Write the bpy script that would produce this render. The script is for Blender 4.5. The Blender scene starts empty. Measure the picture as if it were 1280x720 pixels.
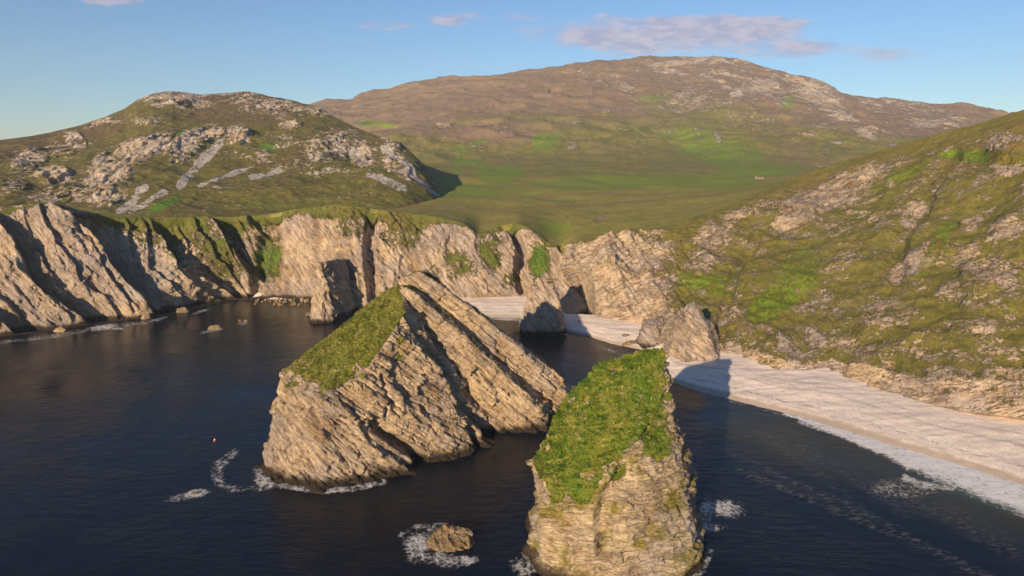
import bpy, bmesh, math
import numpy as np
from mathutils import Vector

C = bpy.context.scene.collection
rng = np.random.default_rng(7)

# ------------------------------------------------------------------ camera
PITCH = math.radians(11.6)
CAM_H = 100.0
FOC = 853.0
cp, sp = math.cos(PITCH), math.sin(PITCH)
cam_d = bpy.data.cameras.new("camera")
cam = bpy.data.objects.new("camera", cam_d)
C.objects.link(cam)
cam_d.sensor_width = 36.0
cam_d.lens = 36.0 * FOC / 1280.0
cam_d.clip_start = 1.0
cam_d.clip_end = 40000.0
cam.location = (0, 0, CAM_H)
cam.rotation_euler = (math.pi / 2 - PITCH, 0, 0)
bpy.context.scene.camera = cam

def ray(px, py):
    u = (np.asarray(px, float) - 640) / FOC
    v = (360 - np.asarray(py, float)) / FOC
    return u, cp + v * sp, -sp + v * cp

def at_y(px, py, Y):            # survey point on sight line (px,py) at forward distance Y
    u, dy, dz = ray(px, py)
    s = Y / dy
    return np.stack([u * s, np.broadcast_to(Y, s.shape) * 1.0, CAM_H + s * dz], -1)

def at_z(px, py, z):
    u, dy, dz = ray(px, py)
    s = (z - CAM_H) / dz
    return np.stack([u * s, s * dy, np.broadcast_to(z, s.shape) * 1.0], -1)

def proj(P):
    x, y, z = P[..., 0], P[..., 1], P[..., 2] - CAM_H
    d = y * cp - z * sp
    h = y * sp + z * cp
    d = np.maximum(d, 1e-3)
    return 640 + FOC * x / d, 360 - FOC * h / d

# ------------------------------------------------------------------ noise
def _hash(ix, iy, iz):
    h = (ix * 374761393 + iy * 668265263 + iz * 2147483647 * 3 + 1442695041) & 0xffffffff
    h = ((h ^ (h >> 13)) * 1274126177) & 0xffffffff
    h = ((h ^ (h >> 16)) * 2246822519) & 0xffffffff
    h = (h ^ (h >> 15)) & 0xffffffff
    return h.astype(np.float32) / np.float32(4294967295.0)

def vnoise(P):                  # smooth value noise -1..1
    P = np.asarray(P, np.float64)
    F = np.floor(P)
    I = F.astype(np.int64)
    f = (P - F).astype(np.float32)
    f = f * f * f * (f * (f * 6 - 15) + 10)
    x, y, z = I[..., 0], I[..., 1], I[..., 2]
    fx, fy, fz = f[..., 0], f[..., 1], f[..., 2]
    r = 0
    for dz in (0, 1):
        wz = fz if dz else 1 - fz
        for dy in (0, 1):
            wy = fy if dy else 1 - fy
            a = _hash(x, y + dy, z + dz)
            b = _hash(x + 1, y + dy, z + dz)
            r = r + (a + (b - a) * fx) * wy * wz
    return r * 2 - 1

ROT = np.array([[0.36, 0.48, -0.8], [-0.8, 0.6, 0.0], [0.48, 0.64, 0.6]])
def fbm(P, scale, octv=4, gain=0.5, ridged=False):
    Q = np.asarray(P, float) / scale
    a, s, tot = 1.0, 0.0, 0.0
    for i in range(octv):
        Q = Q @ ROT.T + 17.31 * (i + 1)
        n = vnoise(Q)
        if ridged:
            n = 1 - 2 * np.abs(n)
        s = s + a * n
        tot += a
        a *= gain
        Q = Q * 2.03
    return s / tot

def sstep(a, b, x):
    t = np.clip((x - a) / (b - a), 0, 1)
    return t * t * (3 - 2 * t)

def hash1(i):
    return _hash(i.astype(np.int64), i.astype(np.int64) * 7 + 3, i.astype(np.int64) * 13 + 5)

def beds(P, dip, lam, warp=0.35, seed=0.0, sharp=0.12):
    """sawtooth of tilted rock beds: 0..1, stepping back at the top of each bed"""
    n = np.array([math.sin(dip), 0.0, math.cos(dip)])
    w = (P @ n) / lam + seed + warp * fbm(P + seed * 31, lam * 2.5, 2)
    i = np.floor(w)
    f = w - i
    amp = 0.35 + 0.65 * hash1(i)
    saw = np.where(f < 1 - sharp, f / (1 - sharp), (1 - f) / sharp)
    return saw * amp

def blocks(P, dip, size, warp=.3, seed=0.0):
    """-1..1 per joint-bounded block of bedded rock"""
    n = np.array([math.sin(dip), 0.0, math.cos(dip)]); a = np.array([math.cos(dip), 0.0, -math.sin(dip)])
    wv = fbm(P + seed * 11, size[0] * 3, 2) * warp
    i = np.floor((P @ n) / size[0] + wv + seed)
    j = np.floor((P @ a) / size[1] + 1.3 * wv + hash1(i) * 5)
    k = np.floor((P[..., 1] * .9 + P[..., 0] * .25) / size[2] - wv + hash1(i + 77) * 5)
    return _hash(i.astype(np.int64), j.astype(np.int64), k.astype(np.int64)) * 2 - 1

# ------------------------------------------------------------------ mesh helpers
def tag(o, label=None, cat=None, group=None, kind=None):
    if label: o["label"] = label
    if cat: o["category"] = cat
    if group: o["group"] = group
    if kind: o["kind"] = kind
    return o

def link(name, me, mat=None, parent=None):
    o = bpy.data.objects.new(name, me)
    C.objects.link(o)
    if mat: me.materials.append(mat)
    if parent: o.parent = parent
    return o

def grid_mesh(name, P, attrs=None, close_cols=False):
    nr, nc = P.shape[:2]
    me = bpy.data.meshes.new(name)
    V = P.reshape(-1, 3).astype(np.float32)
    idx = np.arange(nr * nc).reshape(nr, nc)
    q = np.stack([idx[:-1, :-1], idx[:-1, 1:], idx[1:, 1:], idx[1:, :-1]], -1).reshape(-1, 4)
    nf = len(q)
    me.vertices.add(len(V)); me.vertices.foreach_set("co", V.ravel())
    me.loops.add(nf * 4); me.loops.foreach_set("vertex_index", q.ravel().astype(np.int32))
    me.polygons.add(nf)
    me.polygons.foreach_set("loop_start", (np.arange(nf) * 4).astype(np.int32))
    me.polygons.foreach_set("use_smooth", np.ones(nf, bool))
    me.update(calc_edges=True)
    for k, a in (attrs or {}).items():
        at = me.attributes.new(k, 'FLOAT', 'POINT')
        at.data.foreach_set("value", np.asarray(a, np.float32).ravel())
    return me

def grid_normals(P):
    a = np.gradient(P, axis=1); b = np.gradient(P, axis=0)
    n = np.cross(a, b)
    n /= np.maximum(np.linalg.norm(n, axis=-1, keepdims=True), 1e-9)
    return n

def blur(A, k, axis):
    if k < 1: return A
    pad = [(0, 0)] * A.ndim; pad[axis] = (k, k)
    for _ in range(2):
        B = np.pad(A, pad, mode='edge')
        c = np.cumsum(B, axis=axis)
        c = np.concatenate([np.zeros_like(np.take(c, [0], axis)), c], axis)
        n = A.shape[axis]
        hi = np.take(c, np.arange(2 * k + 1, 2 * k + 1 + n), axis)
        lo = np.take(c, np.arange(0, n), axis)
        A = (hi - lo) / (2 * k + 1)
    return A

def blob(px, py, cx, cy, rx, ry, ang=0.0, soft=0.6):
    a = math.radians(ang)
    dx, dy = px - cx, py - cy
    X = (dx * math.cos(a) + dy * math.sin(a)) / rx
    Y = (-dx * math.sin(a) + dy * math.cos(a)) / ry
    r = np.sqrt(X * X + Y * Y)
    return 1 - sstep(1 - soft, 1 + soft, r)

def pline(px, py, pts, w):
    pts = np.array(pts, float)
    d = np.full(np.shape(px), 1e9)
    for a, b in zip(pts[:-1], pts[1:]):
        ab = b - a
        t = np.clip(((px - a[0]) * ab[0] + (py - a[1]) * ab[1]) / (ab @ ab), 0, 1)
        d = np.minimum(d, np.hypot(px - a[0] - t * ab[0], py - a[1] - t * ab[1]))
    return 1 - sstep(0.3 * w, w, d)

def interp(px, pts):
    pts = np.array(pts, float)
    return np.interp(px, pts[:, 0], pts[:, 1])

# ------------------------------------------------------------------ materials
class NT:
    def __init__(s, name):
        s.m = bpy.data.materials.new(name); s.m.use_nodes = True
        s.t = s.m.node_tree; s.t.nodes.clear()
        s.out = s.t.nodes.new('ShaderNodeOutputMaterial')
    def n(s, typ, **kw):
        nd = s.t.nodes.new(typ)
        for k, v in kw.items(): setattr(nd, k, v)
        return nd
    def put(s, sock, v):
        if v is None: return
        if isinstance(v, bpy.types.NodeSocket): s.t.links.new(v, sock)
        else: sock.default_value = v
    def math(s, op, a, b=None, c=None, clamp=False):
        nd = s.n('ShaderNodeMath', operation=op); nd.use_clamp = clamp
        s.put(nd.inputs[0], a); s.put(nd.inputs[1], b); s.put(nd.inputs[2], c)
        return nd.outputs[0]
    def vmath(s, op, a, b=None):
        nd = s.n('ShaderNodeVectorMath', operation=op)
        s.put(nd.inputs[0], a); s.put(nd.inputs[1], b)
        return nd.outputs['Value'] if op == 'DOT_PRODUCT' else nd.outputs[0]
    def ss(s, x, a, b):
        nd = s.n('ShaderNodeMapRange', interpolation_type='SMOOTHSTEP')
        s.put(nd.inputs[0], x); nd.inputs[1].default_value = a; nd.inputs[2].default_value = b
        return nd.outputs[0]
    def mix(s, f, a, b):
        nd = s.n('ShaderNodeMix', data_type='RGBA')
        s.put(nd.inputs[0], f)
        s.put(nd.inputs[6], a if isinstance(a, bpy.types.NodeSocket) else (*a, 1) if len(a) == 3 else a)
        s.put(nd.inputs[7], b if isinstance(b, bpy.types.NodeSocket) else (*b, 1) if len(b) == 3 else b)
        return nd.outputs[2]
    def noise(s, vec, scale, detail=6, rough=0.6, dist=0.0):
        nd = s.n('ShaderNodeTexNoise')
        s.put(nd.inputs['Vector'], vec); nd.inputs['Scale'].default_value = scale
        nd.inputs['Detail'].default_value = detail; nd.inputs['Roughness'].default_value = rough
        nd.inputs['Distortion'].default_value = dist
        return nd.outputs[0]
    def attr(s, name):
        return s.n('ShaderNodeAttribute', attribute_name=name).outputs['Fac']
    def pos(s):
        return s.n('ShaderNodeNewGeometry').outputs['Position']
    def bump(s, h, dist, strength=1.0, normal=None):
        nd = s.n('ShaderNodeBump'); s.put(nd.inputs['Height'], h)
        nd.inputs['Distance'].default_value = dist; nd.inputs['Strength'].default_value = strength
        if normal: s.put(nd.inputs['Normal'], normal)
        return nd.outputs[0]

def bedvec(N, P, dip, along=0.12, across=1.0):
    n = (math.sin(dip), 0, math.cos(dip)); a = (math.cos(dip), 0, -math.sin(dip))
    c = N.n('ShaderNodeCombineXYZ')
    N.put(c.inputs[0], N.math('MULTIPLY', N.vmath('DOT_PRODUCT', P, n), across))
    N.put(c.inputs[1], N.math('MULTIPLY', N.vmath('DOT_PRODUCT', P, a), along))
    N.put(c.inputs[2], N.math('MULTIPLY', N.vmath('DOT_PRODUCT', P, (0, 1, 0)), along * 2))
    return c.outputs[0]

def land_mat(name, s=1.0, dip=0.8, rockA=(.42, .31, .22), rockB=(.27, .21, .165), rockC=(.48, .40, .32),
             grassA=(.085, .105, .018), grassB=(.14, .125, .028), heath=(.125, .082, .035), green=(.07, .16, .015),
             slope_rock=0.0, bumpd=1.0, wet=True, rock_noise=1.0, lichen=0.0, tuft=.35, gs=1.0, seamk=.42, dark=.45, lgk=.5):
    """attributes: rock, green, heath, scree  (0..1 each);  s = feature size multiplier"""
    N = NT(name)
    P = N.pos()
    nz = N.n('ShaderNodeSeparateXYZ'); N.put(nz.inputs[0], N.n('ShaderNodeNewGeometry').outputs['Normal'])
    nz = nz.outputs[2]
    big = N.noise(P, 0.02 / s, 4, 0.6)
    mid = N.noise(P, 0.11 / s, 6, 0.65)
    fine = N.noise(P, 0.7 / s, 8, 0.7)
    bv = bedvec(N, P, dip)
    streak = N.noise(bv, 0.9 / s, 7, 0.7, 0.6)
    streak2 = N.noise(bedvec(N, P, dip + .12, 0.2), 0.22 / s, 5, 0.6, 0.4)
    # rock cover
    r = N.attr('rock')
    r = N.math('ADD', r, N.math('MULTIPLY', N.math('SUBTRACT', mid, 0.5), 1.1 * rock_noise))
    r = N.math('ADD', r, N.math('MULTIPLY', N.math('SUBTRACT', fine, 0.5), 1.2 * rock_noise))
    r = N.math('ADD', r, N.math('MULTIPLY', N.math('SUBTRACT', streak, 0.5), 0.7 * rock_noise))
    if slope_rock:
        r = N.math('ADD', r, N.math('MULTIPLY', N.math('SUBTRACT', 0.75, nz), slope_rock))
    rf = N.ss(r, 0.46, 0.55)
    # vegetation
    g = N.mix(N.ss(mid, .35, .65), grassA, grassB)
    g = N.mix(N.ss(N.noise(P, 0.3 / s, 6, .75), .45, .7), g, N.mix(0.5, grassA, (.045, .06, .012)))
    hf = N.math('ADD', N.attr('heath'), N.math('MULTIPLY', N.math('SUBTRACT', big, 0.5), 1.6))
    hf = N.math('ADD', hf, N.math('MULTIPLY', N.math('SUBTRACT', fine, 0.5), 0.6))
    g = N.mix(N.ss(hf, .2, .9), g, heath)
    gf = N.math('ADD', N.attr('green'), N.math('MULTIPLY', N.math('SUBTRACT', mid, 0.5), 0.9))
    g = N.mix(N.ss(gf, .25, .8), g, green)
    tf = N.noise(P, 1.1 / (s * gs), 7, .75)
    tg = N.noise(P, .35 / (s * gs), 6, .7)
    g = N.mix(N.math('MULTIPLY', N.ss(tg, .50, .66), .75), g, N.mix(.5, grassB, (.26, .22, .06)))
    g = N.mix(N.ss(fine, .52, .74), g, N.mix(.6, grassB, (.24, .21, .07)))
    g = N.mix(N.math('MULTIPLY', N.ss(tf, .53, .66), dark), g, (.03, .042, .008))
    g = N.mix(N.math('MULTIPLY', N.math('SUBTRACT', 1, N.ss(tf, .34, .44)), tuft), g, (.30, .27, .10))
    # rock
    rc = N.mix(N.ss(streak2, .35, .65), rockA, rockB)
    rc = N.mix(N.ss(streak, .45, .75), rc, rockC)
    rc = N.mix(N.ss(N.noise(P, 0.06 / s, 5, .6), .5, .72), rc, (.36, .22, .10))
    wv = N.vmath('ADD', bedvec(N, P, dip, 0.38), N.vmath('SCALE', N.vmath('SUBTRACT', N.n('ShaderNodeTexNoise').outputs['Color'], (.5, .5, .5))))
    nzt = N.n('ShaderNodeTexNoise'); N.put(nzt.inputs['Vector'], P); nzt.inputs['Scale'].default_value = .5 / s
    wv = N.vmath('ADD', bedvec(N, P, dip, 0.38), N.vmath('MULTIPLY', nzt.outputs['Color'], (1.6 * s, 1.6 * s, 1.6 * s)))
    vc = N.n('ShaderNodeTexVoronoi', feature='F1'); N.put(vc.inputs['Vector'], wv); vc.inputs['Scale'].default_value = 1.1 / s
    ve = N.n('ShaderNodeTexVoronoi', feature='DISTANCE_TO_EDGE'); N.put(ve.inputs['Vector'], wv); ve.inputs['Scale'].default_value = 1.1 / s
    cellv = N.n('ShaderNodeSeparateXYZ'); N.put(cellv.inputs[0], vc.outputs['Color']); cellv = cellv.outputs[0]
    crack = N.math('MAXIMUM', N.ss(ve.outputs['Distance'], 0.0, 0.05), N.ss(N.noise(P, .25 / s, 4, .6), .42, .58))
    rc = N.mix(N.math('MULTIPLY', cellv, .35), rc, N.mix(.5, rockB, (.2, .15, .11)))
    rc = N.mix(crack, N.mix(.4, rockB, (.09, .07, .055)), rc)
    seam = N.ss(N.noise(bedvec(N, P, dip, 0.07), 1.5 / s, 5, .65, .25), .53, .63)
    rc = N.mix(N.math('MULTIPLY', seam, seamk), rc, tuple(v * .42 for v in rockB))
    seam2 = N.ss(N.noise(bedvec(N, P, dip + .05, 0.12), .38 / s, 6, .65, .3), .54, .60)
    rc = N.mix(N.math('MULTIPLY', seam2, seamk), rc, tuple(v * .5 for v in rockB))
    lg = N.noise(P, .035 / s, 4, .6, .6)
    rc = N.mix(N.math('MULTIPLY', N.ss(lg, .50, .60), .55), rc, (.62, .47, .29))
    rc = N.mix(N.math('MULTIPLY', N.math('SUBTRACT', 1, N.ss(lg, .40, .47)), lgk), rc, (.34, .29, .27))
    rc = N.mix(N.math('MULTIPLY', N.ss(fine, .54, .66), .45), rc, tuple(v * .6 for v in rockB))
    rc = N.mix(N.math('MULTIPLY', N.ss(N.noise(P, .16 / s, 7, .68), .5, .66), .5), rc, (.27, .17, .09))
    if lichen:
        rc = N.mix(N.ss(N.math('ADD', N.math('MULTIPLY', N.attr('green'), 0.5), N.noise(P, 0.09 / s, 6, .7)), .66, .9), rc, (.22, .18, .04))
    sc = N.mix(N.ss(fine, .3, .7), (.36, .32, .285), (.54, .48, .43))
    rc = N.mix(N.ss(N.attr('scree'), .3, .6), rc, sc)
    if wet:
        z = N.n('ShaderNodeSeparateXYZ'); N.put(z.inputs[0], P)
        zz = N.math('ADD', z.outputs[2], N.math('MULTIPLY', N.math('SUBTRACT', mid, .5), 5.0))
        rc = N.mix(N.ss(zz, 1.3, 3.8), (.045, .033, .022), rc)
    col = N.mix(rf, g, rc)
    col = N.mix(1.0, col, col)
    bs = N.n('ShaderNodeBsdfPrincipled')
    N.put(bs.inputs['Base Color'], col); bs.inputs['Roughness'].default_value = .92
    bs.inputs['Specular IOR Level'].default_value = .15
    vf = N.noise(P, 2.2 / s, 6, .7)
    hgt = N.math('ADD', N.math('MULTIPLY', streak, N.math('MULTIPLY', rf, .7)), N.math('MULTIPLY', fine, N.math('ADD', N.math('MULTIPLY', rf, .4), .4)))
    hgt = N.math('ADD', hgt, N.math('MULTIPLY', vf, .35))
    hgt = N.math('SUBTRACT', hgt, N.math('MULTIPLY', N.math('MULTIPLY', seam, rf), .5))
    hgt = N.math('ADD', hgt, N.math('MULTIPLY', N.math('MULTIPLY', crack, rf), 0.2))
    hgt = N.math('ADD', hgt, N.math('MULTIPLY', N.math('MULTIPLY', cellv, rf), 0.45))
    hgt = N.math('ADD', hgt, N.math('MULTIPLY', rf, 0.35))
    N.put(bs.inputs['Normal'], N.bump(hgt, bumpd * s, 1.0))
    N.t.links.new(bs.outputs[0], N.out.inputs[0])
    return N.m

M_cliff = land_mat('cliff_rock', 1.1, math.radians(50), lichen=.7, seamk=.5, rockA=(.56, .42, .31), rockB=(.38, .295, .23), rockC=(.64, .53, .43))
M_hillside = land_mat('hillside_ground', 1.25, math.radians(-25), rock_noise=1.35, bumpd=1.0, lichen=.5, dark=.28, grassA=(.145, .132, .024), grassB=(.23, .185, .045), heath=(.19, .125, .04), green=(.14, .20, .015), rockA=(.58, .44, .32), rockB=(.42, .32, .235), rockC=(.64, .52, .40))
M_plateau = land_mat('plateau_ground', 1.6, math.radians(-25), wet=False, rock_noise=.8, bumpd=.7, tuft=.15, grassA=(.205, .195, .04), grassB=(.31, .255, .065), heath=(.22, .155, .06), green=(.16, .21, .025))
M_hill = land_mat('hill_ground', 2.6, math.radians(48), wet=False, bumpd=.8, rock_noise=1.2, dark=.35, lgk=.1, seamk=.3, grassA=(.10, .095, .02), grassB=(.155, .128, .035), heath=(.115, .08, .04), rockA=(.74, .60, .48), rockB=(.56, .46, .37), rockC=(.78, .67, .56))
M_mount = land_mat('mountain_ground', 5.0, math.radians(20), wet=False, bumpd=.8, rock_noise=1.2, tuft=.15, rockA=(.55, .46, .39), rockB=(.46, .38, .32), rockC=(.6, .52, .46), dark=.55, lgk=.2, seamk=.3, heath=(.225, .15, .108), green=(.15, .21, .025), grassA=(.17, .165, .04), grassB=(.23, .19, .06))
M_stack = land_mat('stack_rock', .8, math.radians(40), lichen=.0, rock_noise=.5, tuft=.7, gs=2.4, rockA=(.58, .425, .28), rockB=(.42, .315, .215), rockC=(.66, .54, .41), grassA=(.10, .12, .015), grassB=(.16, .15, .02))
M_near = land_mat('near_stack_rock', .6, math.radians(-6), lichen=.6, seamk=.32, rock_noise=.6, tuft=.75, gs=2.6, grassA=(.09, .125, .012), grassB=(.20, .18, .025), green=(.07, .14, .01), rockA=(.52, .40, .27), rockB=(.40, .31, .205), rockC=(.60, .49, .36))
M_dark = land_mat('low_rock', .5, math.radians(40), rockA=(.30, .21, .11), rockB=(.2, .14, .08), rockC=(.36, .27, .16), wet=False)

# ------------------------------------------------------------------ LAND (coast, plateau, mountain)
cols = np.concatenate([np.linspace(-420, -40, 110)[:-1], np.linspace(-40, 1320, 1240), np.linspace(1320, 1700, 110)[1:]])
foot_py = interp(cols, [(-420, 500), (0, 421), (60, 414), (130, 403), (190, 397), (240, 387), (262, 380), (300, 373), (345, 370),
    (385, 372), (420, 385), (450, 388), (500, 385), (560, 380), (590, 374), (650, 372), (690, 378), (705, 398), (740, 398), (780, 402),
    (800, 406), (825, 424), (845, 440), (905, 441), (940, 456), (980, 467), (1040, 467), (1090, 485), (1130, 498), (1200, 516),
    (1280, 527), (1400, 545), (1700, 590)])
foot_z = interp(cols, [(-420, 0), (290, 0), (310, 1.5), (380, 1.5), (400, 0), (560, 0), (590, 3), (1700, 4)])
top_py = interp(cols, [(-420, 244), (-100, 250), (0, 258), (40, 256), (70, 253), (100, 262), (140, 270), (200, 271), (300, 271), (330, 268),
    (370, 262), (420, 256), (460, 260), (500, 265), (540, 270), (580, 279), (600, 292), (625, 283), (650, 279), (670, 290), (685, 303),
    (700, 309), (720, 300), (750, 300), (790, 290), (840, 281), (910, 258), (960, 236), (1008, 215), (1058, 200), (1134, 178),
    (1180, 165), (1217, 156), (1280, 137), (1400, 112), (1700, 70)])
top_Y = interp(cols, [(-420, 330), (0, 402), (100, 425), (200, 455), (300, 476), (420, 452), (580, 456), (650, 476), (700, 455), (760, 458),
    (840, 480), (910, 520), (1008, 620), (1134, 565), (1280, 500), (1700, 430)])
ridge_py = interp(cols, [(-420, 205), (100, 200), (250, 170), (330, 132), (380, 126), (440, 121), (452, 113), (520, 98), (560, 90), (640, 84), (740, 76), (800, 71),
    (850, 65), (890, 67), (930, 74), (1000, 91), (1060, 112), (1090, 118), (1140, 125), (1160, 129), (1200, 127), (1230, 133),
    (1260, 137), (1400, 146), (1700, 170)])
rs_py = blur(ridge_py, 40, 0)
ridge_Y = interp(cols, [(-420, 3000), (700, 3000), (850, 3200), (1060, 2700), (1250, 2500), (1700, 2500)])
p1s = 6
foot_py = blur(foot_py, 3, 0); top_py = blur(top_py, 4, 0); top_Y = blur(top_Y, 14, 0)
foot = at_z(cols, foot_py, foot_z)
top = at_y(cols, top_py, top_Y)
right = sstep(790, 900, cols)                   # 0 = sea cliff, 1 = open hillside
under = foot.copy(); under[:, 2] = -8; under[:, 1] -= 12 - 10 * right
def lerp(a, b, t): return a + (b - a) * np.asarray(t)[..., None]
rise = lerp(foot, top, 0)
fz = .5 * (1 - right) + .09 * right; fy = .34 * (1 - right) + .02 * right
rise[:, :2] = foot[:, :2] + (top - foot)[:, :2] * fy[:, None]
rise[:, 2] = foot[:, 2] + (top - foot)[:, 2] * fz
p1_py = interp(cols, [(-420, 268), (0, 275), (320, 277), (360, 268), (400, 263), (600, 262), (800, 254), (910, 243), (960, 228), (1008, 214)])
p1_Y = interp(cols, [(-420, 400), (0, 450), (200, 500), (300, 530), (400, 545), (600, 565), (800, 630), (910, 640), (1008, 700), (1134, 660), (1280, 620), (1700, 560)])
p1_py = blur(p1_py, 30, 0); p1_Y = blur(p1_Y, 40, 0)
p1 = at_y(cols, p1_py, p1_Y)
hid = blur(interp(cols, [(985, 0), (1030, 1)]), 10, 0)
p1z = interp(cols, [(-420, 50), (1008, 70), (1134, 80), (1280, 95), (1700, 105)])
p1[:, 0] = (cols - 640) / FOC * p1_Y
p1[:, 2] = p1[:, 2] * (1 - hid) + p1z * hid
v_py = 223 + 0 * cols
V0 = at_y(cols, v_py, 950.0)
V0[:, 2] = V0[:, 2] * (1 - hid) + 52 * hid
def ml(fr, Y):
    return at_y(cols, rs_py + fr * (v_py - rs_py), Y * ridge_Y / 3000.)
m1 = ml(.78, 1350.); m2 = ml(.5, 1900.); m3 = ml(.24, 2450.); rd = at_y(cols, ridge_py, ridge_Y)
b1 = rd + np.array([0, 350, 0]); b1[:, 0] *= 1.05; b1[:, 2] -= 60
b2 = rd + np.array([0, 900, 0]); b2[:, 0] *= 1.1; b2[:, 2] = -5
layers = [under, foot, rise, top, p1, V0, m1, m2, m3, rd, b1, b2]
cnt = [5, 70, 190, 50, 34, 40, 60, 60, 70, 8, 8]
rows = []; tpar = []
for k, c in enumerate(cnt):
    for j in range(c):
        t = j / c
        rows.append(layers[k] * (1 - t) + layers[k + 1] * t); tpar.append(k + t)
rows.append(layers[-1]); tpar.append(len(cnt))
L = np.array(rows); tpar = np.array(tpar)
# soften the hill rows only
i_top = int(np.searchsorted(tpar, 3.0)); i_v = int(np.searchsorted(tpar, 5.0))
LB = blur(L, 9, 0)
wsoft = sstep(3.3, 4.4, tpar)[:, None, None]
L = L * (1 - wsoft) + LB * wsoft
L[:, :, :] = L
PX, PY = proj(L)
T = np.broadcast_to(tpar[:, None], PX.shape)
COL = np.broadcast_to(cols[None, :], PX.shape)
RT = np.broadcast_to(right[None, :], PX.shape)
nb = grid_normals(blur(blur(L, 12, 0), 12, 1))
face = sstep(1.0, 1.12, T) * (1 - sstep(2.8, 3.05, T))          # cliff / hillside face
cliffm = face * (1 - RT)
hillm = face * RT
farm = sstep(4.8, 6.0, T)
# sea cliff relief -- big tilted ribs in the west, upright buttresses in the middle
west = 1 - sstep(300, 350, COL)
D = np.zeros(PX.shape)
b_big = beds(L, math.radians(46), 21, .25, 3.3, .07)
b_med = beds(L, math.radians(52), 6.5, .4, 9.1, .15)
b_sml = beds(L, math.radians(46), 2.2, .5, 5.7, .2)
D += west * cliffm * (b_big * 21 + b_med * 5.5 + b_sml * 1.5 - 13)
b2c = beds(L, math.radians(68), 9, .8, 1.3, .2)
b3c = beds(L, math.radians(35), 3.2, .6, 7.7, .2)
mid_ = (1 - west)
Q = L * np.array([1, 1, .25])
cream = blob(PX, PY, 366, 322, 26, 46, 0, .4)
calm = (1 - .75 * cream) * (.35 + .65 * sstep(-.3, .4, fbm(L, 60, 2)))
D += mid_ * cliffm * (calm * (b2c * 2.4 + b3c * 1.2) + 8.5 * fbm(Q, 34, 5, .55, True) * (1 - .6 * cream) + 6 * fbm(Q + 40, 70, 2) - 3)
D += cliffm * (1.5 * fbm(L, 11, 4, .55, True) + .4 * fbm(L, 2.6, 3, .6))
D += cliffm * (west + calm * mid_) * (1.3 * blocks(L, math.radians(50), (4.5, 11, 9), .4, 1.7) + .6 * blocks(L, math.radians(50), (1.7, 4.5, 4), .4, 4.7))
# gullies
g1 = pline(PX, PY, [(474, 240), (466, 262), (461, 300), (464, 345), (470, 400)], 9)
g2 = pline(PX, PY, [(628, 278), (642, 290), (652, 310), (648, 340), (655, 380)], 8)
g3 = pline(PX, PY, [(690, 345), (700, 320), (706, 300)], 6)
g4 = pline(PX, PY, [(345, 262), (330, 300), (322, 350), (318, 375)], 12)
cave = blob(PX, PY, 720, 374, 20, 36, -8, .3)
D -= sstep(1, 1.2, T) * (1 - sstep(2.9, 3.06, T)) * (g1 * 9 + g2 * 12 + g3 * 6 + g4 * 10)
D -= cave * 24 * face * (1 - RT)
bulge = blob(PX, PY, 757, 355, 24, 38, 0, .6)
D += bulge * 7 * face
# hillside relief
low_ = 1 - sstep(1.9, 2.35, T)
hb = beds(L, math.radians(-30), 7, .8, 2.2, .25)
D += hillm * (9 * fbm(L, 95, 3, .5) + 4.0 * fbm(L, 38, 3, .5, True) + 1.3 * fbm(L, 13, 4, .6, True) + .45 * fbm(L, 3, 3, .6))
low = hillm * (1 - sstep(1.9, 2.35, T))
# outcrops on the hillside
def blobs(PX, PY, lst):
    r = np.zeros(PX.shape)
    for b in lst:
        s_ = b[5] if len(b) > 5 else 1.0
        a_ = b[4] if len(b) > 4 else 0
        r = np.maximum(r, s_ * blob(PX, PY, b[0], b[1], b[2], b[3], a_))
    return r
hs_rock = blobs(PX, PY, [(998, 273, 34, 22, -30), (1055, 235, 62, 20, -33), (925, 270, 55, 16, -30), (1132, 203, 14, 8), (1143, 268, 11, 22, 30),
    (1258, 184, 24, 13, 0), (1262, 213, 24, 9), (1215, 280, 12, 16, 40), (1262, 292, 22, 14), (1150, 330, 42, 15, -25), (890, 300, 30, 14, -20),
    (870, 330, 30, 14, -10, .8), (820, 315, 40, 12, -20), (760, 318, 40, 14, 0, .8), (785, 365, 30, 26, 0, .8), (835, 390, 22, 18, 0, .5),
    (735, 335, 18, 18), (1240, 350, 40, 16, 10), (1200, 372, 30, 12, 0, .7), (1060, 330, 30, 12, -20, .55), (1020, 380, 40, 12, -10, .5),
    (1100, 400, 40, 14, 0, .5), (1230, 420, 46, 14, 15, .5), (915, 375, 14, 30, 0, .5), (1130, 440, 90, 14, 14, .45), (960, 420, 40, 14, 10, .5),
    (1240, 315, 40, 10, -20, .6), (1180, 225, 20, 8, -20, .5), (1090, 285, 30, 12, -20, .5)])
D += sstep(.2, .6, hs_rock) * face * RT * (hb * 2.0 + .8 * fbm(L, 4, 3, .6, True) + .8 * blocks(L, math.radians(-30), (2.2, 6, 5), .6, .3))
D += hillm * low_ * .8 * blocks(L, math.radians(-60), (2.5, 6, 5), .6, .9)
D += blob(PX, PY, 1262, 190, 26, 15) * face * 7
gul = pline(PX, PY, [(1190, 195), (1160, 235), (1145, 275), (1125, 300), (1120, 345)], 17)
gul2 = pline(PX, PY, [(945, 300), (920, 340), (905, 390), (900, 430)], 10)
D -= face * (gul * 4 + gul2 * 3)
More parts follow.
